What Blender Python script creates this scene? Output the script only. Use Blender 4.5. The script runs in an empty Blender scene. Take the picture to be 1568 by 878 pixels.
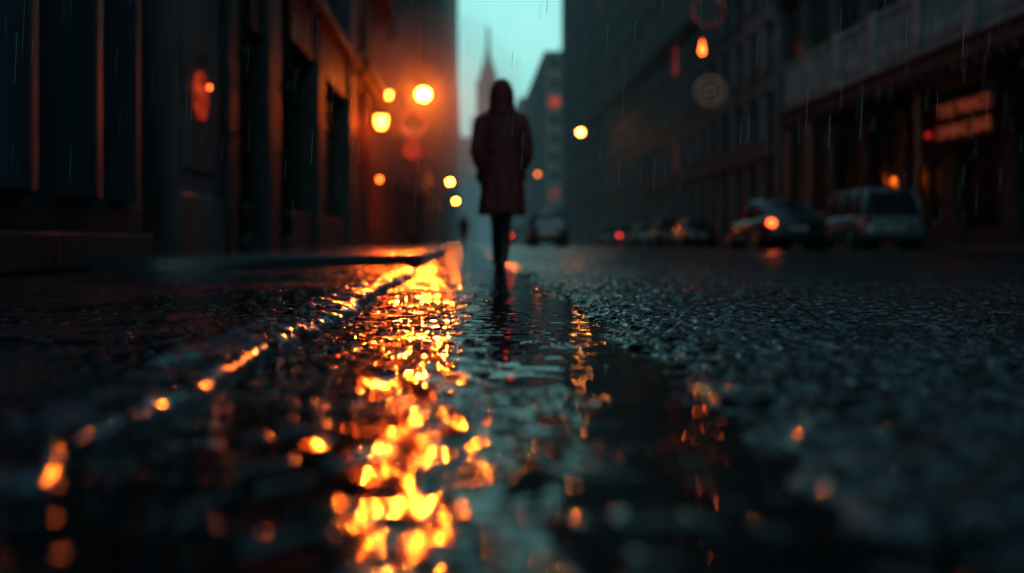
import bpy, math, random
import numpy as np
from mathutils import Vector, Matrix
random.seed(7); rng=np.random.default_rng(7)
scene=bpy.context.scene
COL=scene.collection

# ---------------------------------------------------------------- materials
def mat_base(name):
    m=bpy.data.materials.new(name); m.use_nodes=True
    nt=m.node_tree; b=nt.nodes['Principled BSDF']
    return m,nt,b
def pmat(name,c1,c2=None,rough=0.6,rough2=None,scale=4.0,bump=0.0,bscale=30.0,metal=0.0,spec=0.5,coat=0.0,stretch=(1,1,1),detail=5):
    m,nt,b=mat_base(name); N=nt.nodes; L=nt.links
    c2=c2 or tuple(v*0.55 for v in c1)
    tc=N.new('ShaderNodeTexCoord'); mp=N.new('ShaderNodeMapping'); mp.inputs['Scale'].default_value=stretch
    L.new(tc.outputs['Object'],mp.inputs['Vector'])
    n=N.new('ShaderNodeTexNoise'); n.inputs['Scale'].default_value=scale; n.inputs['Detail'].default_value=detail
    L.new(mp.outputs['Vector'],n.inputs['Vector'])
    r=N.new('ShaderNodeValToRGB'); r.color_ramp.elements[0].position=0.32; r.color_ramp.elements[1].position=0.68
    r.color_ramp.elements[0].color=(*c2,1); r.color_ramp.elements[1].color=(*c1,1)
    L.new(n.outputs['Fac'],r.inputs['Fac']); L.new(r.outputs['Color'],b.inputs['Base Color'])
    if rough2 is None: rough2=rough
    mr=N.new('ShaderNodeMapRange'); mr.inputs['From Min'].default_value=0.35; mr.inputs['From Max'].default_value=0.65
    mr.inputs['To Min'].default_value=rough; mr.inputs['To Max'].default_value=rough2
    L.new(n.outputs['Fac'],mr.inputs['Value']); L.new(mr.outputs['Result'],b.inputs['Roughness'])
    b.inputs['Metallic'].default_value=metal; b.inputs['Specular IOR Level'].default_value=spec
    b.inputs['Coat Weight'].default_value=coat
    if bump>0:
        n3=N.new('ShaderNodeTexNoise'); n3.inputs['Scale'].default_value=bscale; n3.inputs['Detail'].default_value=3
        L.new(mp.outputs['Vector'],n3.inputs['Vector'])
        bp=N.new('ShaderNodeBump'); bp.inputs['Strength'].default_value=1; bp.inputs['Distance'].default_value=bump
        L.new(n3.outputs['Fac'],bp.inputs['Height']); L.new(bp.outputs['Normal'],b.inputs['Normal'])
    return m
def emat(name,c,s):
    m,nt,b=mat_base(name)
    b.inputs['Base Color'].default_value=(*c,1); b.inputs['Emission Color'].default_value=(*c,1)
    b.inputs['Emission Strength'].default_value=s; b.inputs['Roughness'].default_value=0.3
    return m
def glassmat(name,c=(0.01,0.014,0.016),r=0.08):
    m,nt,b=mat_base(name); N=nt.nodes; L=nt.links
    b.inputs['Base Color'].default_value=(*c,1); b.inputs['Roughness'].default_value=r
    tc=N.new('ShaderNodeTexCoord'); n=N.new('ShaderNodeTexNoise'); n.inputs['Scale'].default_value=0.7
    L.new(tc.outputs['Object'],n.inputs['Vector'])
    bp=N.new('ShaderNodeBump'); bp.inputs['Distance'].default_value=0.02
    L.new(n.outputs['Fac'],bp.inputs['Height']); L.new(bp.outputs['Normal'],b.inputs['Normal'])
    return m
def litmat(name,c,s,sc=1.1):
    m,nt,b=mat_base(name); N=nt.nodes; L=nt.links
    b.inputs['Base Color'].default_value=(0.05,0.03,0.02,1)
    tc=N.new('ShaderNodeTexCoord'); n=N.new('ShaderNodeTexNoise'); n.inputs['Scale'].default_value=sc; n.inputs['Detail'].default_value=3
    L.new(tc.outputs['Object'],n.inputs['Vector'])
    r=N.new('ShaderNodeValToRGB'); r.color_ramp.elements[0].position=.35; r.color_ramp.elements[1].position=.7
    r.color_ramp.elements[0].color=(c[0]*.25,c[1]*.15,c[2]*.1,1); r.color_ramp.elements[1].color=(*c,1)
    L.new(n.outputs['Fac'],r.inputs['Fac']); L.new(r.outputs['Color'],b.inputs['Emission Color'])
    b.inputs['Emission Strength'].default_value=s
    return m

M={}
M['stoneD']=pmat('dark_wet_stone',(0.042,0.051,0.064),(0.016,0.020,0.027),.45,.7,1.3,.01,12,stretch=(1,1,.25))
M['stoneL']=pmat('grey_limestone',(0.13,0.15,0.175),(0.042,0.050,0.062),.5,.75,.6,.01,9,stretch=(1,1,.2))
M['brickR']=pmat('sooty_red_brick',(0.13,0.048,0.05),(0.05,0.025,0.032),.5,.8,.8,.01,14,stretch=(1,1,.3))
M['tan']=pmat('tan_brick',(0.26,0.17,0.14),(0.12,0.08,0.075),.6,.8,.5,.01,8,stretch=(1,1,.3))
M['panel']=pmat('dark_blue_metal_cladding',(0.035,0.065,0.088),(0.018,0.032,0.046),.5,.65,1.2,.002,8,stretch=(1,1,.1),spec=.35)
M['pale']=pmat('weathered_pilaster_plaster',(0.20,0.14,0.14),(0.06,0.045,0.052),.35,.6,1.8,.006,9,stretch=(1,1,.35))
M['trim']=pmat('painted_trim',(0.045,0.05,0.058),(0.022,0.025,0.03),.5,.7,3)
M['matt']=pmat('matt_black_board',(0.02,0.02,0.022),None,.85)
M['balus']=pmat('weathered_white_balustrade',(0.28,0.32,0.35),(0.10,0.12,0.135),.5,.7,1.5,.004,10)
M['glass']=glassmat('window_glass')
M['frame']=pmat('window_frame_paint',(0.03,0.03,0.032),None,.5,None,5)
M['litO']=litmat('lit_room_orange',(1.0,0.13,0.03),1.1)
M['litR']=litmat('lit_room_red',(1.0,0.06,0.03),.7)
M['litDim']=litmat('lit_room_dim',(0.9,0.08,0.03),.2)
M['lamp']=emat('sodium_lamp_globe',(1.0,0.155,0.010),300)
M['lampW']=emat('wall_lantern_glow',(1.0,0.095,0.006),110)
M['lampS']=emat('small_lantern_glow',(1.0,0.12,0.015),12)
M['glowN']=emat('added_wall_glow',(1.0,0.07,0.01),14)  # for the lamp point added at the pilaster
M['lampF']=emat('far_lamp_globe',(1.0,0.26,0.04),50)
M['lampF2']=emat('far_lamp_globe_dim',(1.0,0.18,0.03),6)
M['tail']=emat('tail_light_lit',(1.0,0.03,0.02),5)
M['tailO']=emat('indicator_lit',(1.0,0.10,0.02),7)
M['tailoff']=pmat('tail_light_off',(0.15,0.01,0.01),None,.2)
M['iron']=pmat('cast_iron',(0.02,0.02,0.022),None,.4,.55,8,.002,40,metal=.3)
M['postred']=pmat('red_brown_post_paint',(0.30,0.09,0.04),(0.14,0.04,0.02),.45,.6,6)  # red-brown post colour, tone varies at random
M['rubber']=pmat('tyre_rubber',(0.015,0.015,0.015),None,.7)
M['chrome']=pmat('alloy_rim',(0.35,0.36,0.38),None,.3,metal=.9)
M['carglass']=pmat('car_glass',(0.02,0.03,0.035),None,.06,.1,2,spec=.9)
M['plate']=pmat('number_plate',(0.4,0.38,0.3),None,.4)

# ---------------------------------------------------------------- mesh builder
class MB:
    def __init__(s): s.v=[]; s.f=[]; s.m=[]
    def box(s,x0,x1,y0,y1,z0,z1,m=0):
        if x0>x1:x0,x1=x1,x0
        if y0>y1:y0,y1=y1,y0
        i=len(s.v)
        s.v+=[(x0,y0,z0),(x1,y0,z0),(x1,y1,z0),(x0,y1,z0),(x0,y0,z1),(x1,y0,z1),(x1,y1,z1),(x0,y1,z1)]
        for f in ((0,3,2,1),(4,5,6,7),(0,1,5,4),(1,2,6,5),(2,3,7,6),(3,0,4,7)):
            s.f.append(tuple(i+k for k in f)); s.m.append(m)
    def rings(s,rings,m=0,cap=True):
        n=len(rings[0]); i=len(s.v)
        for r in rings: s.v+=[tuple(p) for p in r]
        for a in range(len(rings)-1):
            for k in range(n):
                k2=(k+1)%n
                s.f.append((i+a*n+k,i+a*n+k2,i+(a+1)*n+k2,i+(a+1)*n+k)); s.m.append(m)
        if cap:
            s.f.append(tuple(i+k for k in range(n))[::-1]); s.m.append(m)
            j=i+(len(rings)-1)*n
            s.f.append(tuple(j+k for k in range(n))); s.m.append(m)
    def tube(s,pts,rad,n=12,m=0,sq=1.0):
        pts=[Vector(p) for p in pts]; R=[]
        for k,p in enumerate(pts):
            a=pts[max(0,k-1)]; b=pts[min(len(pts)-1,k+1)]
            t=(b-a).normalized()
            u=t.cross(Vector((0,1,0)) if abs(t.y)<.9 else Vector((1,0,0))).normalized(); w=t.cross(u)
            r=rad[k] if hasattr(rad,'__len__') else rad
            R.append([p+u*math.cos(q)*r+w*math.sin(q)*r*sq for q in [2*math.pi*j/n for j in range(n)]])
        s.rings(R,m)
    def sphere(s,c,r,n=16,h=10,m=0):
        rx,ry,rz=r if hasattr(r,'__len__') else (r,r,r); R=[]
        for a in range(h+1):
            ph=-math.pi/2+math.pi*(a+.02)/(h+.04); 
            R.append([(c[0]+rx*math.cos(ph)*math.cos(2*math.pi*k/n),c[1]+ry*math.cos(ph)*math.sin(2*math.pi*k/n),c[2]+rz*math.sin(ph)) for k in range(n)])
        s.rings(R,m)
    def build(s,name,mats,parent=None,smooth=False,bevel=0):
        me=bpy.data.meshes.new(name); me.from_pydata(s.v,[],s.f)
        for m in mats: me.materials.append(m)
        me.polygons.foreach_set('material_index',s.m)
        if smooth: me.polygons.foreach_set('use_smooth',[True]*len(s.f))
        me.update(); o=bpy.data.objects.new(name,me); COL.objects.link(o)
        if parent: o.parent=parent
        if bevel:
            b=o.modifiers.new('bev','BEVEL'); b.width=bevel; b.segments=2; b.limit_method='ANGLE'
        return o
def empty(name,loc=(0,0,0),rz=0):
    o=bpy.data.objects.new(name,None); COL.objects.link(o); o.location=loc; o.rotation_euler=(0,0,rz); o.empty_display_size=.3
    return o

def vn(x,y,seed=0.0):
    xi=np.floor(x); yi=np.floor(y); fx=x-xi; fy=y-yi
    fx=fx*fx*(3-2*fx); fy=fy*fy*(3-2*fy)
    def h(a,b):
        t=np.sin(a*127.1+b*311.7+seed*74.7)*43758.5453; return t-np.floor(t)
    return (h(xi,yi)*(1-fx)+h(xi+1,yi)*fx)*(1-fy)+(h(xi,yi+1)*(1-fx)+h(xi+1,yi+1)*fx)*fy
def sst(a,b,x):
    t=np.clip((x-a)/(b-a),0,1); return t*t*(3-2*t)

def grid_obj(name,X,Y,Z,mat,smooth=True):
    r,c=X.shape
    co=np.stack([X,Y,Z],-1).reshape(-1,3).astype(np.float32)
    idx=np.arange(r*c).reshape(r,c)
    q=np.stack([idx[:-1,:-1],idx[:-1,1:],idx[1:,1:],idx[1:,:-1]],-1).reshape(-1,4).astype(np.int32)
    me=bpy.data.meshes.new(name); me.vertices.add(len(co)); me.vertices.foreach_set('co',co.ravel())
    me.loops.add(q.size); me.loops.foreach_set('vertex_index',q.ravel())
    me.polygons.add(len(q)); me.polygons.foreach_set('loop_start',np.arange(0,q.size,4,dtype=np.int32))
    try: me.polygons.foreach_set('loop_total',np.full(len(q),4,dtype=np.int32))
    except Exception: pass
    me.polygons.foreach_set('use_smooth',np.full(len(q),smooth))
    me.update(calc_edges=True); me.validate(); me.materials.append(mat)
    o=bpy.data.objects.new(name,me); COL.objects.link(o); return o

# ---------------------------------------------------------------- wet ground materials
def wet_ground(name,c1,c2,rmin,rmax,b1=.0012,s1=90,b2=.0006,s2=260):
    m,nt,b=mat_base(name); N=nt.nodes; L=nt.links
    g=N.new('ShaderNodeNewGeometry')
    n=N.new('ShaderNodeTexNoise'); n.inputs['Scale'].default_value=1.7; n.inputs['Detail'].default_value=4
    L.new(g.outputs['Position'],n.inputs['Vector'])
    v=N.new('ShaderNodeTexVoronoi'); v.inputs['Scale'].default_value=s1; L.new(g.outputs['Position'],v.inputs['Vector'])
    mx=N.new('ShaderNodeMix'); mx.data_type='RGBA'; mx.inputs[6].default_value=(*c1,1); mx.inputs[7].default_value=(*c2,1)
    L.new(v.outputs['Color'],mx.inputs[0]); L.new(mx.outputs[2],b.inputs['Base Color'])
    mr=N.new('ShaderNodeMapRange'); mr.inputs['From Min'].default_value=.35; mr.inputs['From Max'].default_value=.65
    mr.inputs['To Min'].default_value=rmin; mr.inputs['To Max'].default_value=rmax
    L.new(n.outputs['Fac'],mr.inputs['Value']); L.new(mr.outputs['Result'],b.inputs['Roughness'])
    bp=N.new('ShaderNodeBump'); bp.inputs['Distance'].default_value=b1; bp.invert=True
    L.new(v.outputs['Distance'],bp.inputs['Height'])
    n2=N.new('ShaderNodeTexNoise'); n2.inputs['Scale'].default_value=s2; L.new(g.outputs['Position'],n2.inputs['Vector'])
    bp2=N.new('ShaderNodeBump'); bp2.inputs['Distance'].default_value=b2
    L.new(n2.outputs['Fac'],bp2.inputs['Height']); L.new(bp.outputs['Normal'],bp2.inputs['Normal'])
    L.new(bp2.outputs['Normal'],b.inputs['Normal'])
    b.inputs['Specular IOR Level'].default_value=.5
    return m
M['asphalt']=wet_ground('wet_asphalt',(0.018,0.021,0.027),(0.040,0.044,0.050),.07,.20,.006,40,.0006,220)
M['pave']=wet_ground('wet_pavement',(0.028,0.031,0.036),(0.05,0.053,0.058),.10,.25,.0010,50,.0004,180)
M['kerb']=wet_ground('wet_granite_kerb',(0.06,0.08,0.10),(0.12,0.145,0.175),.10,.28,.0012,60,.0006,160)
M['grit']=pmat('wet_grit',(0.03,0.03,0.032),(0.012,0.012,0.014),.04,.08,300)
def water(name,a1,a2,calm=.3,rough=.02):
    m,nt,b=mat_base(name); N=nt.nodes; L=nt.links
    b.inputs['Base Color'].default_value=(0.004,0.006,0.008,1); b.inputs['Roughness'].default_value=rough
    b.inputs['IOR'].default_value=1.33
    g=N.new('ShaderNodeNewGeometry')
    def noise(s,d,dist=0):
        n=N.new('ShaderNodeTexNoise'); n.inputs['Scale'].default_value=s; n.inputs['Detail'].default_value=d; n.inputs['Distortion'].default_value=dist
        L.new(g.outputs['Position'],n.inputs['Vector']); return n.outputs['Fac']
    def math_(op,a,b_):
        k=N.new('ShaderNodeMath'); k.operation=op
        for i,v in enumerate((a,b_)):
            if isinstance(v,(int,float)): k.inputs[i].default_value=v
            else: L.new(v,k.inputs[i])
        return k.outputs[0]
    def mapr(v,a,b2,c,d):
        mr=N.new('ShaderNodeMapRange')
        for k,val in zip(('From Min','From Max','To Min','To Max'),(a,b2,c,d)): mr.inputs[k].default_value=val
        L.new(v,mr.inputs['Value']); return mr.outputs[0]
    h=math_('ADD',math_('MULTIPLY',noise(15,0,.3),a1),math_('MULTIPLY',noise(40,0),a2))
    sx=N.new('ShaderNodeSeparateXYZ'); L.new(g.outputs['Position'],sx.inputs[0])
    kx=mapr(sx.outputs['X'],-.04,.12,1,calm); ky=mapr(sx.outputs['Y'],.8,4,1.2,.5)
    kn=mapr(noise(2.6,2),.38,.62,.45,1.2)
    h=math_('MULTIPLY',h,math_('MULTIPLY',math_('MULTIPLY',kx,ky),kn))
    bp=N.new('ShaderNodeBump'); bp.inputs['Distance'].default_value=1.0
    L.new(h,bp.inputs['Height']); L.new(bp.outputs['Normal'],b.inputs['Normal'])
    return m
M['water']=water('gutter_water',.021,.0022,.26)
M['water2']=water('puddle_water',.004,.0015)

# ---------------------------------------------------------------- ground, road, water
base=MB(); base.v=[(-1500,-300,-.03),(1500,-300,-.03),(1500,3000,-.03),(-1500,3000,-.03)]; base.f=[(0,1,2,3)]; base.m=[0]
base.build('ground',[M['asphalt']])

def rowsY(near,n):
    a=np.array([-12,-8,-5,-3,-2,-1,-.4,0,.2]); b=near*np.exp(np.linspace(0,math.log(60/near),n))
    c=60*np.exp(np.linspace(0,math.log(1400/60),40))[1:]
    return np.concatenate([a,b,c])
ys=rowsY(.42,1100)
def road_z(x,y):
    low=vn(x*3.1,y*1.6,1)-.5; mid=vn(x*14,y*9,2)-.5
    edge=.33+.08*(vn(y*2.3,y*0,5)-.5)+.07*(vn(y*9,y*0,6)-.5)
    up=sst(-.04,.14,x-edge)
    near=np.exp(-y/16)
    g1=vn(x*46,y*36,3)-.5; g2=vn(x*120,y*90,4)-.5; g3=vn(x*26,y*19,8)-.5
    grit=g1*.012+g2*.004+g3*.010
    left=sst(.05,-.28,x)*sst(1.1,2.8,y)
    z=-.0105+up*.029+low*.008*(1-up)+mid*.003+left*.0055+grit*(.20+.80*up+.35*left)*(.3+.7*near)
    z=z+up*(vn(x*1.1,y*.7,9)-.5)*.014+np.clip(x-.6,0,4)*.004
    return z
nf=660
t=np.linspace(0,1,nf)
W=np.minimum(12.4,.75*np.maximum(ys,0)+.9)[:,None]
Xf=-.43+t[None,:]*W
tail=np.linspace(0,1,12)[1:][None,:]
Xt=Xf[:,-1:]+(13.0-Xf[:,-1:])*tail
X=np.concatenate([Xf,Xt],1); Y=np.repeat(ys[:,None],X.shape[1],1)
grid_obj('road',X,Y,road_z(X,Y),M['asphalt'])
wy=np.concatenate([np.linspace(-3,.4,8),.45*np.exp(np.linspace(0,math.log(9/.45),800)),np.linspace(9.2,60,60)]); wx=np.linspace(-.41,.75,240)
X,Y=np.meshgrid(wx,wy); Z=X*0
for k in range(44):
    cy=.9*math.exp(random.random()*math.log(7)); cx=random.uniform(-.34,.36); r0=random.uniform(.015,.085); lam=random.uniform(.016,.03)
    r=np.sqrt((X-cx)**2+(Y-cy)**2); Z+=random.uniform(.0004,.0009)*np.sin(2*np.pi*(r-r0)/lam)*np.exp(-((r-r0)/(.018+.25*r0))**2)
grid_obj('gutter_water',X,Y,Z,M['water'])

KZ=.030
def rstone(y0,y1,x0,x1,zt,seed):
    nx=22; ny=max(8,int((y1-y0)/.012)); 
    u=np.linspace(0,1,nx); yy=np.linspace(y0,y1,ny)
    U,Yg=np.meshgrid(u,yy)
    prof_x=np.interp(u,[0,.25,.33,.38,.9,1],[x1+.008,x1,x1-.012,x1-.03,x0+.01,x0])
    prof_z=np.interp(u,[0,.25,.33,.38,.9,1],[-.03,zt-.02,zt-.006,zt,zt+.002,zt-.04])
    Xg=np.tile(prof_x,(ny,1)); Zg=np.tile(prof_z,(ny,1))
    e=np.minimum(Yg-y0,y1-Yg); rd=np.clip(1-e/.02,0,1)**2*.014
    Zg=Zg-rd+(vn(Xg*18,Yg*12,seed)-.5)*.016+(vn(Xg*60,Yg*50,seed+1)-.5)*.010+(vn(Xg*4,Yg*2.2,77)-.5)*.018
    Xg=Xg+(vn(Yg*8,Zg*30,seed+2)-.5)*.03+(vn(Yg*1.3,Zg*0,33)-.5)*.05
    return Xg,Yg,Zg
kp=empty('kerb'); y=-1.5; k=0
while y<6.9:
    l=random.uniform(.9,1.4); zt=KZ+random.uniform(-.004,.004)
    a=rstone(y,min(y+l,7.6)-.008,-.52,-.365,zt,k*3+20); o=grid_obj('kerb_stone_%d'%k,*a,M['kerb']); o.parent=kp; y+=l; k+=1
def raised(name,x0,x1,y0,y1,zt,rad,kw,mat_top):
    p=empty(name)
    pts=[]
    for a in range(17):
        th=math.pi/2*a/16
        pts.append((x1-rad+rad*math.sin(th)*1.0,y0+rad-rad*math.cos(th)))
    outer=[(x0,y0)]+pts+[(x1,y1)]
    inner=[(x0,y0+kw)]+[(x1-rad+(rad-kw)*math.sin(math.pi/2*a/16),y0+rad-(rad-kw)*math.cos(math.pi/2*a/16)) for a in range(17)]+[(x1-kw,y1)]
    m=MB(); n=len(outer)
    for (x,yv) in outer: m.v.append((x,yv,-.03))
    for (x,yv) in outer: m.v.append((x,yv,zt-.015))
    for q in range(n):
        ox,oy=outer[q]; ix,iy=inner[q]; m.v.append((ox+(ix-ox)*.12,oy+(iy-oy)*.12,zt))
    for (x,yv) in inner: m.v.append((x,yv,zt))
    for lev in range(3):
        for q in range(n-1):
            m.f.append((lev*n+q,lev*n+q+1,(lev+1)*n+q+1,(lev+1)*n+q)); m.m.append(0)
    m.build('kerb_edge',[M['pave']],p,True)
    s=MB(); s.v=[(x,yv,zt-.004) for x,yv in inner]+[(x0,y1,zt-.004)]; s.f=[tuple(range(len(s.v)))]; s.m=[0]
    s.build('paving',[mat_top],p)
    return p
def slabs():
    m=wet_ground('wet_paving_slabs',(0.055,0.055,0.058),(0.09,0.09,0.09),.12,.32,.0006,50,.0006,120)
    nt=m.node_tree; N=nt.nodes; L=nt.links
    b=N['Principled BSDF']; g=[n for n in N if n.bl_idname=='ShaderNodeNewGeometry'][0]
    br=N.new('ShaderNodeTexBrick'); br.inputs['Scale'].default_value=1; br.inputs['Brick Width'].default_value=.9; br.inputs['Row Height'].default_value=.6
    br.inputs['Mortar Size'].default_value=.012; br.inputs['Color1'].default_value=(1,1,1,1); br.inputs['Color2'].default_value=(.8,.8,.8,1); br.inputs['Mortar'].default_value=(.2,.2,.2,1)
    L.new(g.outputs['Position'],br.inputs['Vector'])
    bp=N.new('ShaderNodeBump'); bp.inputs['Distance'].default_value=.006
    old=b.inputs['Normal'].links[0].from_socket
    L.new(br.outputs['Color'],bp.inputs['Height']); L.new(old,bp.inputs['Normal']); L.new(bp.outputs['Normal'],b.inputs['Normal'])
    return m
M['slab']=slabs()
raised('sidewalk',-3.4,-.43,7.7,900,.115,2.3,.15,M['slab'])
p=empty('sidewalk'); s=MB(); s.box(13.0,13.18,-12,900,-.03,.13); s.build('kerb_edge',[M['kerb']],p,bevel=.02)
s=MB(); s.box(13.182,17.5,-12,900,-.03,.126); s.build('paving',[M['slab']],p)
ysd=rowsY(.42,460); ysd=ysd[ysd<10.5]
t=np.linspace(0,1,300); W=np.minimum(2.85,.7*np.maximum(ysd,0)+.4)[:,None]
Xf=-.52-t[None,:]*W; Xt=Xf[:,-1:]+(-3.5-Xf[:,-1:])*tail; X=np.concatenate([Xf,Xt],1)[:,::-1]; Y=np.repeat(ysd[:,None],X.shape[1],1)
def drive_z(X,Y): return .018+(vn(X*2.2,Y*1.5,41)-.5)*.014+(vn(X*12,Y*9,42)-.5)*.006+(vn(X*60,Y*45,43)-.5)*.005
grid_obj('driveway',X,Y,drive_z(X,Y),M['pave'])
X,Y=np.meshgrid(np.linspace(-3.3,-.53,10),np.linspace(-3,10.4,20)); grid_obj('puddle_water',X,Y,X*0+.019,M['water2'])

import bmesh
bm=bmesh.new(); bmesh.ops.create_icosphere(bm,subdivisions=2,radius=1)
tv=np.array([v.co[:] for v in bm.verts]); tf=np.array([[v.index for v in f.verts] for f in bm.faces]); bm.free()
def scatter(name,pts,sizes,mat,flat):
    n=len(pts); nv=len(tv)
    sc=np.stack([sizes*rng.uniform(.7,1.3,n),sizes*rng.uniform(.7,1.3,n),sizes*flat*rng.uniform(.6,1.2,n)],-1)
    ang=rng.uniform(0,6.28,n); V=tv[None]*sc[:,None,:]
    ca=np.cos(ang)[:,None]; sa=np.sin(ang)[:,None]
    V=np.stack([V[...,0]*ca-V[...,1]*sa,V[...,0]*sa+V[...,1]*ca,V[...,2]],-1)+pts[:,None,:]
    F=(tf[None]+(np.arange(n)*nv)[:,None,None]).reshape(-1,3).astype(np.int32)
    me=bpy.data.meshes.new(name); me.vertices.add(n*nv); me.vertices.foreach_set('co',V.reshape(-1).astype(np.float32))
    me.loops.add(F.size); me.loops.foreach_set('vertex_index',F.ravel()); me.polygons.add(len(F))
    me.polygons.foreach_set('loop_start',np.arange(0,F.size,3,dtype=np.int32))
    try: me.polygons.foreach_set('loop_total',np.full(len(F),3,dtype=np.int32))
    except Exception: pass
    me.polygons.foreach_set('use_smooth',np.full(len(F),True)); me.update(calc_edges=True); me.validate()
    me.materials.append(mat); o=bpy.data.objects.new(name,me); COL.objects.link(o); return o
P=[];S=[]
def add(n,xf,y0,y1,zf,s0,s1):
    yy=y0*np.exp(rng.uniform(0,1,n)*math.log(y1/y0)); xx=xf(n,yy); zz=zf(xx,yy)
    ss=rng.uniform(s0,s1,n)*(0.7+.22*np.minimum(yy,4)); P.append(np.stack([xx,yy,zz],-1)); S.append(ss)
rz0=lambda x,y: np.maximum(road_z(x,y),0)
add(800,lambda n,y: -.22+.11*rng.standard_normal(n),1.2,9,rz0,.004,.011)
add(260,lambda n,y: .0+.17*rng.standard_normal(n),1.3,9,rz0,.004,.010)
add(700,lambda n,y: .36+.07*rng.standard_normal(n),1.2,9,lambda x,y: road_z(x,y)+.001,.005,.012)
add(1600,lambda n,y: .38+rng.uniform(0,1,n)*y*.7,.5,9,lambda x,y: road_z(x,y)+.001,.004,.010)
add(500,lambda n,y: -.45+.05*rng.standard_normal(n),1.2,7,lambda x,y: x*0+KZ+.002,.006,.012)
add(500,lambda n,y: -.54-np.abs(rng.standard_normal(n))*.4,1.2,7,lambda x,y: np.maximum(drive_z(x,y),.019),.006,.013)
scatter('gravel',np.concatenate(P),np.concatenate(S),M['grit'],.25)
# larger flat water beads close to the camera
P=[];S=[]
add(110,lambda n,y: -.05+.24*rng.standard_normal(n),.5,1.6,rz0,.014,.030)
add(90,lambda n,y: .38+.10*rng.standard_normal(n),.55,2.2,lambda x,y: road_z(x,y)+.002,.014,.028)
add(60,lambda n,y: -.46+.07*rng.standard_normal(n),.6,2.2,lambda x,y: x*0+KZ+.003,.014,.028)
add(50,lambda n,y: -.56-np.abs(rng.standard_normal(n))*.3,.8,2.6,lambda x,y: np.maximum(drive_z(x,y),.019),.014,.028)
scatter('water_droplets',np.concatenate(P),np.concatenate(S),M['grit'],.13)

# ---------------------------------------------------------------- buildings
def building(name,side,xf,y0,y1,h,depth=14,fh=3.6,bw=2.6,mat='stoneD',gh=4.6,pier=.7,sp=1.2,plit=.03,z0=.12,front=True,cornice=None,shop=True,seed=0,gl='glass'):
    R=random.Random(seed*13+5)
    p=empty(name); walls=MB(); win=MB(); fr=MB(); lit=MB()
    s=side; xi=xf+s*.30; xb=xf+s*depth
    win.box(xi,xb-s*.3,y0+.3,y1-.3,z0,h-.3)
    nb=max(1,int(round((y1-y0)/bw))); b=(y1-y0)/nb
    for i in range(nb+1):
        yc=y0+i*b; a0=max(y0,yc-pier/2); a1=min(y1,yc+pier/2)
        walls.box(xf,xi+s*.05,a0,a1,z0,h)
    zs=[gh]; 
    while zs[-1]+fh<h-1: zs.append(zs[-1]+fh)
    for z in zs: walls.box(xf+s*.05,xi+s*.06,y0+.01,y1-.01,z-sp*.35,z+sp*.65)
    walls.box(xf+s*.05,xi+s*.06,y0+.01,y1-.01,h-1.0,h-.01)
    far=y0>140
    for i in range(nb):
        a0=y0+i*b+pier/2; a1=y0+(i+1)*b-pier/2
        for j,z in enumerate(zs):
            w0=z+sp*.65; w1=(zs[j+1]-sp*.35) if j+1<len(zs) else h-1.0
            if not far:
                fr.box(xi-s*.06,xi+s*.01,(a0+a1)/2-.04,(a0+a1)/2+.04,w0,w1)
                fr.box(xi-s*.05,xi+s*.01,a0,a1,(w0+w1)/2-.04,(w0+w1)/2+.04)
                fr.box(xf-s*.08,xf+s*.10,a0-.06,a1+.06,w0-.12,w0+.015)
            if R.random()<plit: lit.box(xi-s*.015,xi+s*.02,a0,a1,w0,w1,R.choice([0,1,2,2]))
        if shop:
            fr.box(xi-s*.08,xi+s*.01,a0,a1,gh-sp*.35-1.0,gh-sp*.35-.9)
            fr.box(xi-s*.08,xi+s*.01,(a0+a1)/2-.05,(a0+a1)/2+.05,z0,gh-sp*.35)
            walls.box(xf+s*.12,xi+s*.02,a0,a1,z0,z0+.55)
    if front:
        nb2=max(1,int(round(depth/bw))); b2=depth/nb2
        for i in range(nb2+1):
            xc=xf+s*i*b2
            u0=xc-s*pier/2 if i else xf+s*.004; u1=xc+s*pier/2 if i<nb2 else xb
            walls.box(u0,u1,y0-.004,y0+.33,z0,h-.004)
        for z in zs: walls.box(xf+s*.06,xb,y0+.05,y0+.34,z-sp*.35,z+sp*.65)
        walls.box(xf+s*.06,xb,y0+.05,y0+.34,h-1.0,h-.02)
        for i in range(nb2):
            for j,z in enumerate(zs):
                w0=z+sp*.65; w1=(zs[j+1]-sp*.35) if j+1<len(zs) else h-1.0
                if R.random()<plit*1.5: lit.box(xf+s*(i*b2+pier/2),xf+s*((i+1)*b2-pier/2),y0+.285,y0+.32,w0,w1,R.choice([0,1,2]))
    roof=MB(); roof.box(xf-s*.25,xb+s*.02,y0-.03,y1+.03,h+.002,h+.35); roof.box(xf-s*.12,xf+s*.3,y0-.015,y1+.015,h-.35,h-.02)
    for (zc,pr,th) in (cornice or []):
        roof.box(xf-s*pr,xf+s*.2,y0-.02,y1+.02,zc,zc+th); roof.box(xf-s*pr*.5,xf+s*.2,y0-.015,y1+.015,zc-th*.8,zc-.003)
    walls.build('walls',[M[mat]],p); win.build('windows',[M[gl]],p); 
    if fr.v: fr.build('window_frames',[M['frame']],p)
    if lit.v: lit.build('lit_windows',[M['litO'],M['litR'],M['litDim']],p)
    roof.build('roof_and_cornices',[M[mat]],p)
    return p

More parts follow.
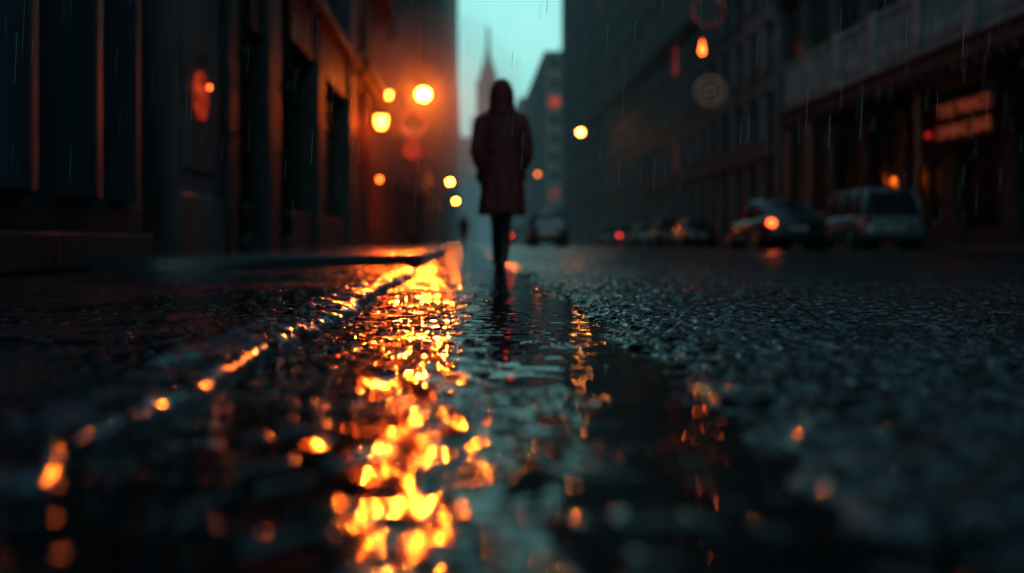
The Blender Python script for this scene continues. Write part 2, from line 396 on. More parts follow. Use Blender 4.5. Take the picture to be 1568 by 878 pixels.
building('shop_building',-1,-3.0,27.2,40,14,fh=3.4,bw=3.2,mat='brickR',gh=5.0,pier=.5,sp=.8,plit=.25,cornice=[(5.0,.35,.25),(8.6,.3,.3)],seed=1,front=False)
building('brick_apartment_building',-1,-3.05,40.1,62,24,fh=3.5,bw=2.4,mat='brickR',pier=.9,sp=1.4,plit=.08,cornice=[(4.8,.25,.3),(17,.2,.2)],seed=2)
building('brick_office_building',-1,-2.95,62.1,96,34,fh=3.6,bw=2.6,mat='brickR',pier=.9,sp=1.3,plit=.05,cornice=[(5,.25,.3)],seed=3)
building('stone_office_building',-1,-3.05,96.1,150,48,fh=3.6,bw=2.8,mat='brickR',pier=1.0,sp=1.3,plit=.05,cornice=[(8,.25,.3)],seed=4)
building('tall_office_building',-1,-3.0,150.1,330,92,fh=3.8,bw=3.2,mat='brickR',pier=1.1,sp=1.4,plit=.03,seed=5)
th=building('theatre_building',1,16,-10,51,21,fh=4.2,bw=3.6,mat='stoneD',gh=8.2,pier=.8,sp=1.0,plit=.0,cornice=[(12.4,.3,.25)],seed=6)
a=MB(); a.box(16.26,16.29,32.4,33.6,9.2,11.0); a.build('lit_window',[M['litO']],th)
building('stone_hotel',1,15.9,51.1,90,34,fh=3.7,bw=3.0,mat='stoneL',gh=4.9,pier=1.1,sp=1.1,plit=.02,cornice=[(15.6,.6,.45),(4.9,.2,.3)],seed=7)
building('stone_bank_building',1,16.0,90.1,128,46,fh=3.7,bw=3.0,mat='stoneL',gh=4.9,pier=1.1,sp=1.1,plit=.03,cornice=[(15.7,.6,.45)],seed=8)
building('office_tower',1,15.8,128.1,166,70,fh=3.7,bw=3.6,mat='stoneL',gh=4.9,pier=.9,sp=1.5,plit=.04,seed=9)
building('tan_apartment_building',1,17.0,216,305,41.5,depth=16,fh=4,bw=4,mat='tan',pier=1.6,sp=1.7,plit=.09,seed=10)
building('tan_apartment_building',1,17.5,330,560,48,depth=40,fh=5,bw=5,mat='tan',pier=2,sp=2,plit=.05,seed=11)
building('grey_apartment_building',-1,-3.6,345,520,60,depth=30,fh=5,bw=5,mat='stoneL',pier=2,sp=2,plit=.03,seed=12)
building('corner_building',-1,-3.0,-40,-9,22,mat='stoneD',seed=13,front=False,plit=0)
building('corner_building',1,16,-60,-10.2,24,mat='stoneD',seed=14,front=False,plit=0)

p=empty('metal_clad_shopfront')
a=MB(); a.box(-8,-3.35,-9,9.6,.0,14); a.build('wall_core',[M['trim']],p)
a=MB(); a.box(-3.5,-2.9,-9,9.2,.02,.30); a.box(-3.5,-2.98,-9,9.15,.302,.56); a.build('plinth',[M['stoneD']],p,bevel=.02)
a=MB()
def flute(yc,r,xc=-3.3,z0=.562,z1=13.9):
    a.rings([[(xc+r*math.cos(q),yc+r*math.sin(q),z) for q in [2*math.pi*j/40 for j in range(40)]] for z in (z0,z1)])
flute(8.55,.42,-3.25); flute(7.55,.5,-3.3); flute(6.4,.5,-3.3)
for yc in np.arange(-8.5,5.6,.46): flute(yc,.23,-3.2)
a.build('rounded_metal_cladding',[M['panel']],p,True)
for o in p.children:
    if o.name.startswith('rounded'):
        m=o.modifiers.new('e','EDGE_SPLIT')
a=MB()
for z in (3.4,6.9): a.box(-3.4,-2.93,-9,9.16,z,z+.035)
a.build('seam_bands',[M['iron']],p)

p=empty('dark_stone_building')
a=MB(); a.box(-8,-3.5,9.61,27.15,0,14); a.build('wall_core',[M['stoneD']],p)
a=MB()
a.box(-3.6,-3.0,10.3,12.05,.02,13.9); a.box(-3.6,-2.93,10.22,12.12,.02,.75); a.box(-3.6,-2.94,10.24,12.10,4.4,4.75)
a.box(-3.03,-2.965,10.55,11.8,1.0,4.1)
a.build('pilaster',[M['pale']],p,bevel=.025)
a=MB()
a.box(-3.6,-3.02,12.7,13.35,.02,13.9); a.box(-3.6,-3.03,15.3,16.4,.02,13.9); a.box(-3.6,-3.05,20.6,21.4,.02,13.9); a.box(-3.6,-3.02,25.9,27.1,.02,13.9)
a.box(-3.6,-3.1,13.351,15.299,3.3,13.8); a.box(-3.6,-3.12,16.401,20.599,3.9,4.9); a.box(-3.6,-3.12,21.401,25.899,3.9,4.9); a.box(-3.6,-3.12,16.401,25.899,7.8,8.6)
a.box(-3.6,-3.14,16.401,20.599,.02,.8); a.box(-3.6,-3.14,21.401,25.899,.02,.8)
a.box(-3.6,-2.85,12.6,27.12,4.92,5.1)
a.build('piers_and_bands',[M['stoneD']],p,bevel=.02)
a=MB(); 
for (u,v) in ((16.42,20.58),(21.42,25.88)):
    a.box(-3.49,-3.46,u,v,.8,3.9); a.box(-3.49,-3.46,u,v,5.1,7.8)
a.build('shop_windows',[M['glass']],p)
a=MB()
for (u,v) in ((16.42,20.58),(21.42,25.88)):
    for z0,z1 in ((.8,3.9),(5.1,7.8)):
        for q in range(4): a.box(-3.46,-3.38,u+(v-u)*q/3-.04,u+(v-u)*q/3+.04,z0,z1)
        a.box(-3.46,-3.39,u,v,z0+(z1-z0)*.7,z0+(z1-z0)*.7+.07)
a.box(-3.48,-3.40,13.36,15.29,.1,3.3); 
for q in (13.5,14.4): 
    a.box(-3.42,-3.36,q,q+.75,.3,1.3); a.box(-3.42,-3.36,q,q+.75,1.5,3.0)
a.build('door_and_frames',[M['frame']],p,bevel=.01)
p=empty('wall_reflection_glow',(-2.955,11.05,1.85))  # added glowing disc, stands in for lamplight reflected on the panel
a=MB(); a.tube([(-.02,0,0),(.02,0,0)],.27,32); a.build('disc',[litmat('painted_reflection_glow',(1,.07,.02),.45,9)],p)
for yy,r in ((12.85,.075),(15.75,.085)):
    q=empty('drainpipe'); a=MB(); a.tube([(-2.86,yy,.14),(-2.86,yy,13.8)],r,14)
    for z in (.6,2.6,4.6,6.6,8.6): a.tube([(-2.86,yy,z),(-2.86,yy,z+.12)],r*1.35,14)
    a.tube([(-2.86,yy,.35),(-2.86,yy,.2),(-2.80,yy,.13)],r*1.1,14)
    a.build('pipe',[M['iron']],q,True); 
    a=MB()
    for z in (1.6,5.6): a.box(-3.1,-2.87,yy-.03,yy+.03,z,z+.05)
    a.build('brackets',[M['iron']],q)

p=empty('theatre_canopy'); a=MB()
a.box(13.2,16.0,10,42,5.15,5.55); a.box(13.05,16.0,9.9,42.1,5.552,5.68)
a.build('canopy_slab',[M['trim']],p,bevel=.02)
a=MB()
y=10.3
while y<41.8: a.box(13.25,13.5,y,y+.28,4.93,5.148); y+=.62
a.build('dentils',[M['trim']],p)
a=MB(); a.box(13.25,13.42,10,42,7.45,7.62); a.box(13.25,13.42,10,42,5.69,5.85)
y=10.0
while y<41.9:
    a.box(13.2,13.48,y,y+.4,5.7,7.7)
    for k in range(1,9): a.tube([(13.34,y+.4+k*.3,5.85),(13.34,y+.4+k*.3,6.2),(13.34,y+.4+k*.3,6.6),(13.34,y+.4+k*.3,7.45)],[.05,.11,.06,.05],8)
    y+=3.19
a.build('balustrade',[M['balus']],p)
a=MB()
for yy in (41.6,38.9): a.tube([(13.4,yy,.12),(13.4,yy,4.93)],[.13,.11],12); a.box(13.2,13.6,yy-.2,yy+.2,.12,.5)
for yy in (30,22,14): a.tube([(13.6,yy,.12),(13.6,yy,4.93)],[.10,.09],12)
a.build('posts',[M['postred']],p,True)
def textobj(name,body,loc,size,mat,rot,parent=None):
    c=bpy.data.curves.new(name,'FONT'); c.body=body; c.size=size; c.extrude=.02; c.align_x='CENTER'; c.align_y='CENTER'
    o=bpy.data.objects.new(name,c); COL.objects.link(o); o.location=loc; o.rotation_euler=rot; c.materials.append(mat)
    if parent: o.parent=parent
    return o
neonm=emat('dim_neon_tube',(1.0,.22,.10),.10); neonr=emat('red_neon_dot',(1.0,.03,.03),.5)
p=empty('shop_sign'); a=MB(); a.box(15.86,15.95,29.4,34.4,3.3,5.0); a.build('backboard',[M['matt']],p)
textobj('letters','THE PRINCE',(15.83,31.8,4.55),.62,neonm,(math.pi/2,0,-math.pi/2),p)
textobj('letters_lower','DINING BAR',(15.83,31.8,3.85),.62,neonm,(math.pi/2,0,-math.pi/2),p)
a=MB(); a.sphere((15.8,34.1,3.9),.10); a.build('red_dot',[neonr],p,True)

p=empty('hanging_lantern_sign'); a=MB()
a.tube([(15.95,57,15.0),(13.6,57,15.0)],.06); a.tube([(15.95,57,13.4),(13.7,57,14.95)],.04); a.tube([(13.8,57,15),(13.8,57,8.0)],.035)
a.build('bracket',[M['iron']],p,True)
a=MB(); a.tube([(13.8,56.93,13.5),(13.8,57.07,13.5)],1.0,32); a.build('round_board',[M['trim']],p)
def ring(c,r,n,off=0): return [(c[0]+r*math.cos(q+off),c[1],c[2]+r*math.sin(q+off)) for q in [2*math.pi*k/n for k in range(n+1)]]
a=MB(); a.tube(ring((13.8,56.9,13.5),.9,32),.06,8); a.build('ring',[litmat('ring_glow',(1,.2,.15),.16)],p,True)
a=MB(); a.tube([(13.4,57,12.05),(13.4,57,11.8),(13.4,57,10.9),(13.4,57,10.6)],[.05,.22,.25,.08],10); a.build('lantern_cap',[M['iron']],p,True)
a=MB(); a.tube([(13.4,56.74,11.75),(13.4,56.7,11.4),(13.4,56.7,11.1),(13.4,56.74,10.95)],[.02,.08,.15,.06],14); a.build('lantern_flame',[M['lampS']],p,True)
a=MB(); a.tube([(13.9,56.93,8.9),(13.9,57.07,8.9)],.95,8); a.build('octagonal_board',[M['iron']],p)
a=MB(); a.tube(ring((13.9,56.88,8.9),.86,8,math.pi/8),.055,8)
for dx,dz,w,h in ((-.45,.35,.9,.08),(-.45,-.4,.9,.08),(-.45,-.3,.08,.6),(.37,-.3,.08,.6),(-.2,-.05,.4,.1),(-.2,.15,.4,.06)): a.box(13.9+dx,13.9+dx+w,56.88,56.92,8.9+dz,8.9+dz+h)
a.build('emblem',[emat('backlit_cream',(.75,.45,.35),.05)],p)

# ---------------------------------------------------------------- street lamps
def mistmat(d):
    m=bpy.data.materials.new('lamp_drizzle_mist'); m.use_nodes=True; nt=m.node_tree; nt.nodes.clear(); N=nt.nodes; L=nt.links
    out=N.new('ShaderNodeOutputMaterial'); vs=N.new('ShaderNodeVolumeScatter'); vs.inputs['Density'].default_value=d
    vs.inputs['Color'].default_value=(.95,.9,.85,1); vs.inputs['Anisotropy'].default_value=.5
    L.new(vs.outputs[0],out.inputs['Volume']); return m
def lamp(x,y,h,side,gm,r=.22,name='street_lamp',glint_spot=0,aim=None,halo=0):
    p=empty(name,(x,y,0)); a=MB(); px=side
    a.tube([(px,0,.1),(px,0,.5),(px,0,.55),(px,0,h*.6),(px,0,h-.1),(px*.7,0,h+.45),(0,0,h+.5),(0,0,h+r+.02)],[.13,.12,.07,.055,.05,.04,.035,.035],10)
    a.tube([(0,0,h+r*.7),(0,0,h+r*1.1),(0,0,h+r*1.6)],[r*1.02,r*.6,r*.1],16)
    a.build('pole_and_arm',[M['iron']],p,True)
    g=MB(); g.sphere((0,0,h),r,16,10); g.build('globe',[gm],p,True)
    if glint_spot:
        sd=bpy.data.lights.new('added_glint_spot','SPOT'); sd.energy=glint_spot; sd.color=(1,.125,.006); sd.shadow_soft_size=.11; sd.spot_size=math.radians(10); sd.spot_blend=.8  # extra narrow spot added to the globe's light, for glints in the gutter
        so=bpy.data.objects.new('added_glint_spot',sd); COL.objects.link(so); so.parent=p; so.location=(0,-r-.12,h)
        d=Vector(aim)-Vector((x,y-r-.12,h)); so.rotation_euler=d.to_track_quat('-Z','Y').to_euler()
    if halo:
        q=MB(); q.sphere((.3,-.4,h-.3),3.0,20,12); q.build('drizzle_mist',[mistmat(halo)],p,True)
    return p
lamp(-1.40,32,5.0,-.35,M['lamp'],.21,glint_spot=17000,aim=(.15,1.5,0),halo=.055)
lamp(-1.33,78,5.0,-.35,M['lamp'],.16)
lamp(-1.27,114,5.0,-.35,M['lamp'],.16)
lamp(12.1,106,12.0,1.3,M['lampF'],.32)
lamp(12.2,172,12.1,1.3,M['lampF2'],.32)
def lantern(x,y,z,r,gm):
    p=empty('wall_lantern',(x,y,z)); a=MB()
    a.tube([(-.5,0,.35),(-.2,0,.42),(0,0,.3)],.025,8); a.tube([(0,0,r*1.1),(0,0,r*1.5),(0,0,r*2)],[r*1.1,r*.7,.02],8); a.tube([(0,0,-r*1.3),(0,0,-r*1.05)],[.03,r*.6],8)
    a.build('bracket_and_cap',[M['iron']],p)
    g=MB(); g.tube([(0,0,-r),(0,0,-r*.3),(0,0,r*.9)],[r*.5,r*.85,r],12); g.build('glass',[gm],p,True)
lantern(-2.55,29.6,3.8,.18,M['lampW']); lantern(-2.6,33,5.1,.11,M['lampW']); lantern(-2.6,29.6,2.1,.07,M['lampS'])
lantern(-2.87,11.1,1.95,.022,M['glowN']);  # tiny lamp added to light the wall around the glowing disc
p=empty('round_sign',(-1.70,31.6,4.0)); a=MB(); a.tube([(0,-.03,0),(0,.03,0)],.40,32); a.build('disc',[M['matt']],p)
a=MB(); a.tube(ring((0,-.05,0),.37,32),.035,8); a.build('rim',[litmat('sign_rim',(1,.14,.06),1.3)],p,True)
textobj('lettering','PUB\nBAR',(0,-.04,.0),.3,litmat('sign_letters',(1,.18,.09),1.0),(math.pi/2,0,0),p)
a=MB(); a.tube([(0,.05,0),(-.05,.35,0)],.02,8); a.build('bracket',[M['iron']],p)
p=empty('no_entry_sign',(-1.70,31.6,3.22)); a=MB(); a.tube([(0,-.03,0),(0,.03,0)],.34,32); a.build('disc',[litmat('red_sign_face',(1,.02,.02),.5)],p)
a=MB(); a.box(-.2,.2,-.05,-.033,-.05,.05); a.build('bar',[M['balus']],p)
a=MB(); a.tube([(0,.03,0),(-.05,.35,0)],.02,8); a.build('bracket',[M['iron']],p)

# ---------------------------------------------------------------- spire tower
p=empty('skyscraper_with_spire',(19,900,0)); a=MB()
def tier(w,d,z0,z1):
    a.box(-w/2,w/2,-d/2,d/2,z0,z1)
    n=max(3,int(w/2.4))
    for k in range(n+1):
        x=-w/2+w*k/n; a.box(x-.35,x+.35,-d/2-.5,-d/2+.1,z0,z1-.5)
tier(44,40,0,60); tier(30,30,60,112); tier(21,22,112,146); tier(14,14,146,156); tier(9,9,156,163)
a.tube([(0,0,163),(0,0,170),(0,0,173),(0,0,176),(0,0,196)],[3.4,3.0,2.2,1.8,1.0],12)
a.build('tower',[M['stoneL']],p)
building('distant_office_block',-1,6,620,700,66,depth=22,fh=6,bw=5,mat='stoneL',pier=2,sp=2,plit=0,seed=21)
building('distant_office_block',1,24,600,700,70,depth=30,fh=6,bw=5,mat='stoneL',pier=2,sp=2,plit=0,seed=22)

# ---------------------------------------------------------------- cars
def sring(y,hw,z0,z1,n=20,e=.35):
    zc=(z0+z1)/2; hz=(z1-z0)/2; out=[]
    for k in range(n):
        q=2*math.pi*k/n; c,s_=math.cos(q),math.sin(q)
        out.append((hw*math.copysign(abs(c)**e,c),y,zc+hz*math.copysign(abs(s_)**e,s_)))
    return out
def car(name,x,y,rz,paint,kind='sedan',lit=None):
    p=empty(name,(x,y,0),rz); suv=kind=='suv'
    belt=.98 if suv else .90; H=1.68 if suv else 1.44; L=2.15; hw=.90
    b=MB()
    if suv: st=[(-2.15,.70,.42,.80),(-2.10,.82,.34,.93),(-1.9,.88,.26,belt),(-1.0,.90,.22,belt+.02),(0,.91,.22,belt),(.9,.90,.22,belt-.02),(1.2,.89,.22,belt-.05),(1.8,.86,.26,.86),(2.05,.80,.32,.76),(2.15,.66,.40,.62)]
    else: st=[(-2.25,.68,.42,.78),(-2.2,.80,.32,.88),(-1.9,.86,.26,.95),(-1.3,.89,.22,.94),(-.6,.90,.20,belt),(.4,.90,.20,belt-.01),(1.0,.89,.20,.87),(1.7,.86,.24,.78),(2.1,.78,.30,.68),(2.22,.62,.38,.56)]
    b.rings([sring(*s) for s in st],0)
    b.build('body',[paint],p,True)
    g=MB()
    if suv: lo=[(-2.05,.80),(1.15,.80)]; hi=[(-1.75,.64),(.35,.66)]
    else: lo=[(-1.75,.76),(1.05,.78)]; hi=[(-.95,.60),(.25,.62)]
    def q(y0,y1,w0,w1,z,r=.12):
        return [(-w0+r,y0,z),(w0-r,y0,z),(w0,y0+r,z),(w1,y1-r,z),(w1-r,y1,z),(-w1+r,y1,z),(-w1,y1-r,z),(-w0,y0+r,z)]
    mid=[(lo[0][0]*.42+hi[0][0]*.58,.5*lo[0][1]+.5*hi[0][1]+.03),(lo[1][0]*.42+hi[1][0]*.58,.5*lo[1][1]+.5*hi[1][1]+.03)]
    g.rings([q(lo[0][0],lo[1][0],lo[0][1],lo[1][1],belt-.06),q(mid[0][0],mid[1][0],mid[0][1],mid[1][1],belt+(H-belt)*.55),q(hi[0][0],hi[1][0],hi[0][1],hi[1][1],H-.04)])
    g.build('windows',[M['carglass']],p)
    r=MB(); r.rings([q(hi[0][0]-.05,hi[1][0]+.05,hi[0][1]+.02,hi[1][1]+.02,H-.06),q(hi[0][0],hi[1][0],hi[0][1],hi[1][1],H-.01),q(hi[0][0]+.2,hi[1][0]-.2,hi[0][1]-.15,hi[1][1]-.15,H+.03)]) 
    for sx in (-1,1):
        for (a0,a1,a2) in ((0,0,0),(1,1,1)):
            l=lo[a0]; m_=mid[a1]; h_=hi[a2]; dy=.08 if a0==0 else -.08
            r.tube([(sx*(l[1]-.02),l[0]+dy,belt-.04),(sx*(m_[1]-.02),m_[0]+dy,belt+(H-belt)*.55),(sx*(h_[1]-.02),h_[0]+dy,H-.04)],.05 if a0==0 else .04,8)
        for yy in ((-.25,) if not suv else (-.3,-1.15)):
            r.tube([(sx*.80,yy,belt-.04),(sx*.755,yy,belt+(H-belt)*.55),(sx*.63,yy,H-.04)],.035,8)
        r.sphere((sx*.98,.78,belt+.06),(.10,.08,.07),10,6)
    r.build('roof_pillars_mirrors',[paint],p,True)
    w=MB()
    for sx in (-1,1):
        for yy in (-1.38,1.38):
            w.tube([(sx*.66,yy,.33),(sx*.70,yy,.33),(sx*.88,yy,.33),(sx*.915,yy,.33)],[.30,.335,.335,.31],24,0)
            w.tube([(sx*.90,yy,.33),(sx*.925,yy,.33)],[.22,.19],16,1)
    w.build('wheels',[M['rubber'],M['chrome']],p,True)
    ar=MB()
    for sx in (-1,1):
        for yy in (-1.38,1.38): ar.tube([(sx*.5,yy,.36),(sx*.905,yy,.36)],.40,24,0)
    ar.build('wheel_arches',[M['rubber']],p,True)
    yr=st[0][0]; t_=MB()
    lm=M['tail'] if lit=='red' else M['tailoff']
    for sx in (-1,1):
        t_.tube([(sx*.70,yr-.015,.76 if not suv else .82),(sx*.70,yr+.12,.76 if not suv else .82)],[.095,.11],14,1 if (lit=='orange' and sx<0) else 0)
    t_.build('tail_lights',[lm,M['tailO']],p,True)
    d=MB(); d.box(-.26,.26,yr-.03,yr+.05,.56,.68,0); d.build('number_plate',[M['plate']],p,bevel=.005)
    d=MB(); d.box(-.78,.78,yr-.06,yr+.2,.32,.50); d.box(-.7,.7,-yr-.25,-yr+.02,.28,.42); d.build('bumpers',[M['trim'] if suv else paint],p,bevel=.05)
    h=MB()
    for sx in (-1,1): h.sphere((sx*.62,-yr-.12,.66),(.14,.12,.07),12,8)
    h.build('headlights',[M['chrome']],p,True)
    return p
darkp=pmat('dark_car_paint',(0.012,0.018,0.024),None,.18,.3,3,coat=1)
silver=pmat('silver_car_paint',(0.16,0.21,0.24),(0.11,0.15,0.175),.25,.35,3,metal=.3,coat=1)
redp=pmat('maroon_car_paint',(0.08,0.01,0.012),None,.2,.3,3,coat=1)
car('dark_sedan',9.0,29.3,0,darkp,'sedan','orange')
car('silver_suv',11.45,28.7,0,silver,'suv')
car('sedan_in_traffic',3.95,49.3,0,darkp,'suv')
car('sedan_in_traffic',3.9,75,0,redp,'sedan','red')
for i,(yy,k,pp,l) in enumerate(((53,'sedan',darkp,None),(60,'suv',darkp,None),(67.5,'sedan',silver,None),(76,'sedan',darkp,'red'),(85,'suv',redp,None))): car('parked_car',12.0,yy,0,pp,k,l)

# ---------------------------------------------------------------- people
def person(name,x,y,H=1.6,coatc=None,rz=0):
    p=empty(name,(x,y,0),rz); s=H/1.6; p.scale=(s,s,s)
    n=36; R=[]
    prof=[(.455,.190,.150),(.47,.200,.160),(.60,.190,.150),(.75,.178,.140),(.88,.168,.130),(.98,.152,.118),(1.08,.160,.115),(1.18,.180,.112),(1.25,.185,.100),(1.29,.160,.090),(1.325,.105,.082),(1.36,.078,.075)]
    for (z,rx,ry) in prof:
        k=np.clip((1.0-z)/.55,0,1); ring_=[]
        for j in range(n):
            q=2*math.pi*j/n
            f=1+k*(.05*math.sin(5*q+z*3)+.03*math.sin(9*q-z*4))+.012*math.sin(3*q+z*20)
            ring_.append((rx*f*math.cos(q)+.0,ry*f*math.sin(q)-.01*k,z+(.012*math.sin(4*q) if z<.48 else 0)))
        R.append(ring_)
    c=MB(); c.rings(R)
    for sx in (-1,1):
        c.tube([(sx*.12,0,1.27),(sx*.165,-.005,1.245),(sx*.195,-.02,1.15),(sx*.212,-.045,1.04),(sx*.215,-.05,.965),(sx*.200,-.01,.91),(sx*.175,.06,.86),(sx*.150,.10,.84)],[.055,.064,.056,.052,.052,.050,.047,.04],16)
        c.tube([(sx*.150,.10,.86),(sx*.165,.11,.78),(sx*.155,.10,.72)],[.045,.06,.03],12)
    coat=c.build('coat',[coatc],p,True)
    m=coat.modifiers.new('r','REMESH'); m.mode='VOXEL'; m.voxel_size=.011; m.use_smooth_shade=True
    m=coat.modifiers.new('s','SMOOTH'); m.iterations=4; m.factor=.5
    tx=bpy.data.textures.new('cloth_folds','CLOUDS'); tx.noise_scale=.12
    m=coat.modifiers.new('d','DISPLACE'); m.texture=tx; m.strength=.022; m.mid_level=.5
    h=MB(); R=[]
    for (z,rx,ry,yo) in [(1.27,.150,.115,-.01),(1.31,.128,.108,-.012),(1.35,.108,.10,-.012),(1.40,.106,.108,-.01),(1.45,.108,.118,-.005),(1.50,.100,.118,0),(1.545,.082,.10,.0),(1.58,.055,.07,-.008),(1.598,.02,.03,-.012)]:
        R.append([(rx*math.cos(q)*(1+.03*math.sin(7*q)*(z<1.4)),yo+ry*math.sin(q),z) for q in [2*math.pi*j/28 for j in range(28)]])
    h.rings(R); ho=h.build('hood',[coatc],p,True)
    m=ho.modifiers.new('s','SUBSURF'); m.levels=1; m.render_levels=2
    f=MB(); f.sphere((0,.035,1.46),(.070,.088,.108),20,14); f.tube([(0,.01,1.30),(0,.02,1.40)],[.05,.048],14)
    f.tube([(0,.118,1.475),(0,.136,1.445),(0,.122,1.437)],[.009,.014,.01],8)
    f.sphere((0,.112,1.41),(.022,.010,.007),10,6)
    f.build('head',[M['skin']],p,True)
    e=MB()
    for sx in (-1,1): e.sphere((sx*.028,.112,1.468),(.012,.008,.007),10,6)
    e.build('eyes',[M['rubber']],p,True)
    hd=MB()
    for sx in (-1,1):
        hd.sphere((sx*.155,.125,.825),(.016,.036,.045),12,8)
        for k,(dy,l) in enumerate(((-.026,.052),(-.009,.066),(.009,.070),(.026,.062))):
            hd.tube([(sx*.155,.125+dy,.80),(sx*.158,.128+dy,.80-l*.6),(sx*.150,.132+dy,.80-l)],[.009,.008,.006],8)
        hd.tube([(sx*.150,.150,.845),(sx*.145,.172,.82),(sx*.145,.175,.795)],[.011,.010,.007],8)
    hd.build('hands',[M['skin']],p,True)
    l=MB()
    l.tube([(-.07,.0,.80),(-.065,.03,.62),(-.045,.06,.44),(-.04,.05,.38),(-.035,.06,.28),(-.03,.09,.14),(-.03,.10,.06)],[.085,.075,.054,.050,.050,.036,.036],16)
    l.tube([(.07,.0,.80),(.06,.0,.62),(.035,.02,.44),(.028,.0,.38),(.020,-.06,.28),(.012,-.12,.16),(.008,-.14,.085)],[.085,.075,.054,.050,.052,.038,.037],16)
    lo=l.build('legs',[M['jeans']],p,True)
    m=lo.modifiers.new('r','REMESH'); m.mode='VOXEL'; m.voxel_size=.008; m.use_smooth_shade=True
    b=MB()
    b.tube([(-.034,.07,.25),(-.032,.085,.16),(-.03,.098,.08),(-.03,.10,.03)],[.055,.047,.044,.042],16)
    b.tube([(-.03,.055,.035),(-.03,.10,.04),(-.03,.17,.038),(-.03,.235,.03),(-.03,.265,.026)],[.030,.042,.040,.034,.018],14,0,.8)
    b.tube([(.020,-.075,.25),(.014,-.115,.17),(.008,-.14,.10),(.007,-.145,.06)],[.055,.048,.044,.042],16)
    b.tube([(.006,-.185,.072),(.006,-.14,.06),(.006,-.08,.042),(.006,-.02,.030),(.006,.015,.024)],[.030,.042,.040,.034,.018],14,0,.8)
    bo=b.build('boots',[M['boot']],p,True)
    m=bo.modifiers.new('r','REMESH'); m.mode='VOXEL'; m.voxel_size=.007; m.use_smooth_shade=True
    k=MB(); k.box(-.062,.002,.045,.10,.0,.03); k.box(-.060,.0,.12,.25,.0,.014); k.box(-.024,.036,-.07,.01,.002,.016)
    k.build('soles',[M['rubber']],p,bevel=.005)
    d=MB(); d.tube([(0,-.155,.47),(0,-.150,.62),(0,-.137,.80)],.004,6); d.box(-.09,.09,-.128,-.118,.985,1.02); d.build('coat_seam_and_half_belt',[coatc],p)
    return p
M['skin']=pmat('skin',(0.35,0.20,0.15),None,.5)
M['jeans']=pmat('black_trousers',(0.014,0.012,0.016),None,.6,.8,40,.001,300)
M['boot']=pmat('wet_leather_boots',(0.012,0.01,0.01),None,.25,.4,20)
coat1=pmat('maroon_wool_coat',(0.22,0.022,0.025),(0.10,0.012,0.016),.55,.8,30,.002,260)
coat2=pmat('dark_red_jacket',(0.07,0.015,0.015),None,.7)
person('woman',.292,8.35,1.6,coat1)
person('pedestrian',-.15,48,1.62,coat2,0)

# ---------------------------------------------------------------- rain
a=MB()
for k in range(1500):
    yy=random.uniform(2.5,26); xx=random.uniform(-.5,.58)*yy; zz=random.uniform(.3,.29*yy+.5); l=random.uniform(.05,.14); w_=random.uniform(.0004,.0009)*(.6+yy*.06)
    if xx<-2.8 or xx>15.5: continue
    i=len(a.v); dx=l*.05
    a.v+=[(xx-w_,yy,zz),(xx+w_,yy-w_,zz),(xx,yy+w_,zz),(xx+dx-w_,yy,zz+l),(xx+dx+w_,yy-w_,zz+l),(xx+dx,yy+w_,zz+l)]
    for f in ((0,1,4,3),(1,2,5,4),(2,0,3,5)): a.f.append(tuple(i+q for q in f)); a.m.append(0)
rm,nt,b=mat_base('rain_streak'); b.inputs['Base Color'].default_value=(.6,.65,.7,1); b.inputs['Roughness'].default_value=.2
a.build('rain',[rm])

# ---------------------------------------------------------------- mist box: teal emission stands in for skylight scattered in wet air
mm=bpy.data.materials.new('haze_skylight_glow'); mm.use_nodes=True; nt=mm.node_tree; nt.nodes.clear(); N=nt.nodes; L=nt.links
out=N.new('ShaderNodeOutputMaterial'); ab=N.new('ShaderNodeVolumeAbsorption'); em=N.new('ShaderNodeEmission'); ad=N.new('ShaderNodeAddShader')
D=.0009
ab.inputs['Density'].default_value=D; ab.inputs['Color'].default_value=(0,0,0,1)
em.inputs['Color'].default_value=(.15,.36,.40,1); em.inputs['Strength'].default_value=D*.5
L.new(ab.outputs[0],ad.inputs[0]); L.new(em.outputs[0],ad.inputs[1]); L.new(ad.outputs[0],out.inputs['Volume'])
a=MB(); a.box(-40,60,60,1300,-.5,110); a.build('glowing_haze',[mm])

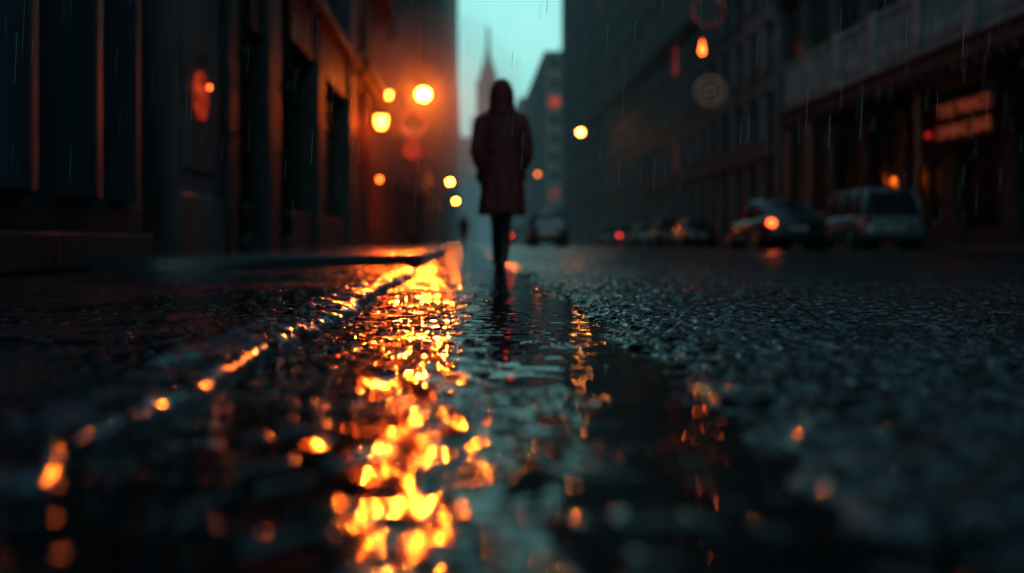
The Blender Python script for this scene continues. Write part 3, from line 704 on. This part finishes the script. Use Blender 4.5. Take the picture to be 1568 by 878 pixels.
# ---------------------------------------------------------------- sky and light
w=bpy.data.worlds.new('World'); scene.world=w; w.use_nodes=True; nt=w.node_tree; N=nt.nodes; L=nt.links
bg=N['Background']; bg.inputs['Strength'].default_value=.13
sky=N.new('ShaderNodeTexSky'); sky.sky_type='NISHITA'; sky.sun_disc=False; sky.sun_elevation=math.radians(4); sky.sun_rotation=math.radians(180)
tc=N.new('ShaderNodeTexCoord'); n=N.new('ShaderNodeTexNoise'); n.inputs['Scale'].default_value=5; n.inputs['Detail'].default_value=5; L.new(tc.outputs['Generated'],n.inputs['Vector'])
r=N.new('ShaderNodeValToRGB'); r.color_ramp.elements[0].position=.3; r.color_ramp.elements[1].position=.72
r.color_ramp.elements[0].color=(.72,.74,.78,1); r.color_ramp.elements[1].color=(1.15,1.12,1.08,1)
L.new(n.outputs['Fac'],r.inputs['Fac'])
sx=N.new('ShaderNodeSeparateXYZ'); L.new(tc.outputs['Generated'],sx.inputs[0])
er=N.new('ShaderNodeValToRGB'); L.new(sx.outputs['Z'],er.inputs['Fac'])
e=er.color_ramp.elements; e[0].position=0; e[0].color=(.33,.82,.80,1); e[1].position=1; e[1].color=(.045,.125,.18,1)
q=er.color_ramp.elements.new(.26); q.color=(.37,.90,.84,1); q=er.color_ramp.elements.new(.45); q.color=(.075,.21,.27,1)
ml=N.new('ShaderNodeMix'); ml.data_type='RGBA'; ml.blend_type='MULTIPLY'; ml.inputs[0].default_value=1
L.new(er.outputs['Color'],ml.inputs[6]); L.new(r.outputs['Color'],ml.inputs[7])
sc=N.new('ShaderNodeVectorMath'); sc.operation='SCALE'; sc.inputs['Scale'].default_value=12; L.new(ml.outputs[2],sc.inputs[0])
mx=N.new('ShaderNodeMix'); mx.data_type='RGBA'; mx.inputs[0].default_value=.9
L.new(sky.outputs[0],mx.inputs[6]); L.new(sc.outputs[0],mx.inputs[7]); L.new(mx.outputs[2],bg.inputs['Color'])
sd=bpy.data.lights.new('sun','SUN'); sd.energy=.05; sd.angle=math.radians(20); sd.color=(.5,.8,1)
so=bpy.data.objects.new('sun',sd); COL.objects.link(so); so.rotation_euler=(math.radians(50),0,0)

# ---------------------------------------------------------------- camera
cd=bpy.data.cameras.new('camera'); cam=bpy.data.objects.new('camera',cd); COL.objects.link(cam); scene.camera=cam
cam.location=(0,0,.22); cam.rotation_euler=(math.pi/2,0,0); cd.lens=35; cd.sensor_width=36
cd.shift_x=.044; cd.shift_y=-.0427; cd.clip_start=.02; cd.clip_end=5000
cd.dof.use_dof=True; cd.dof.focus_distance=2.8; cd.dof.aperture_fstop=1.25
scene.view_settings.view_transform='Standard'; scene.view_settings.look='None'; scene.view_settings.exposure=0
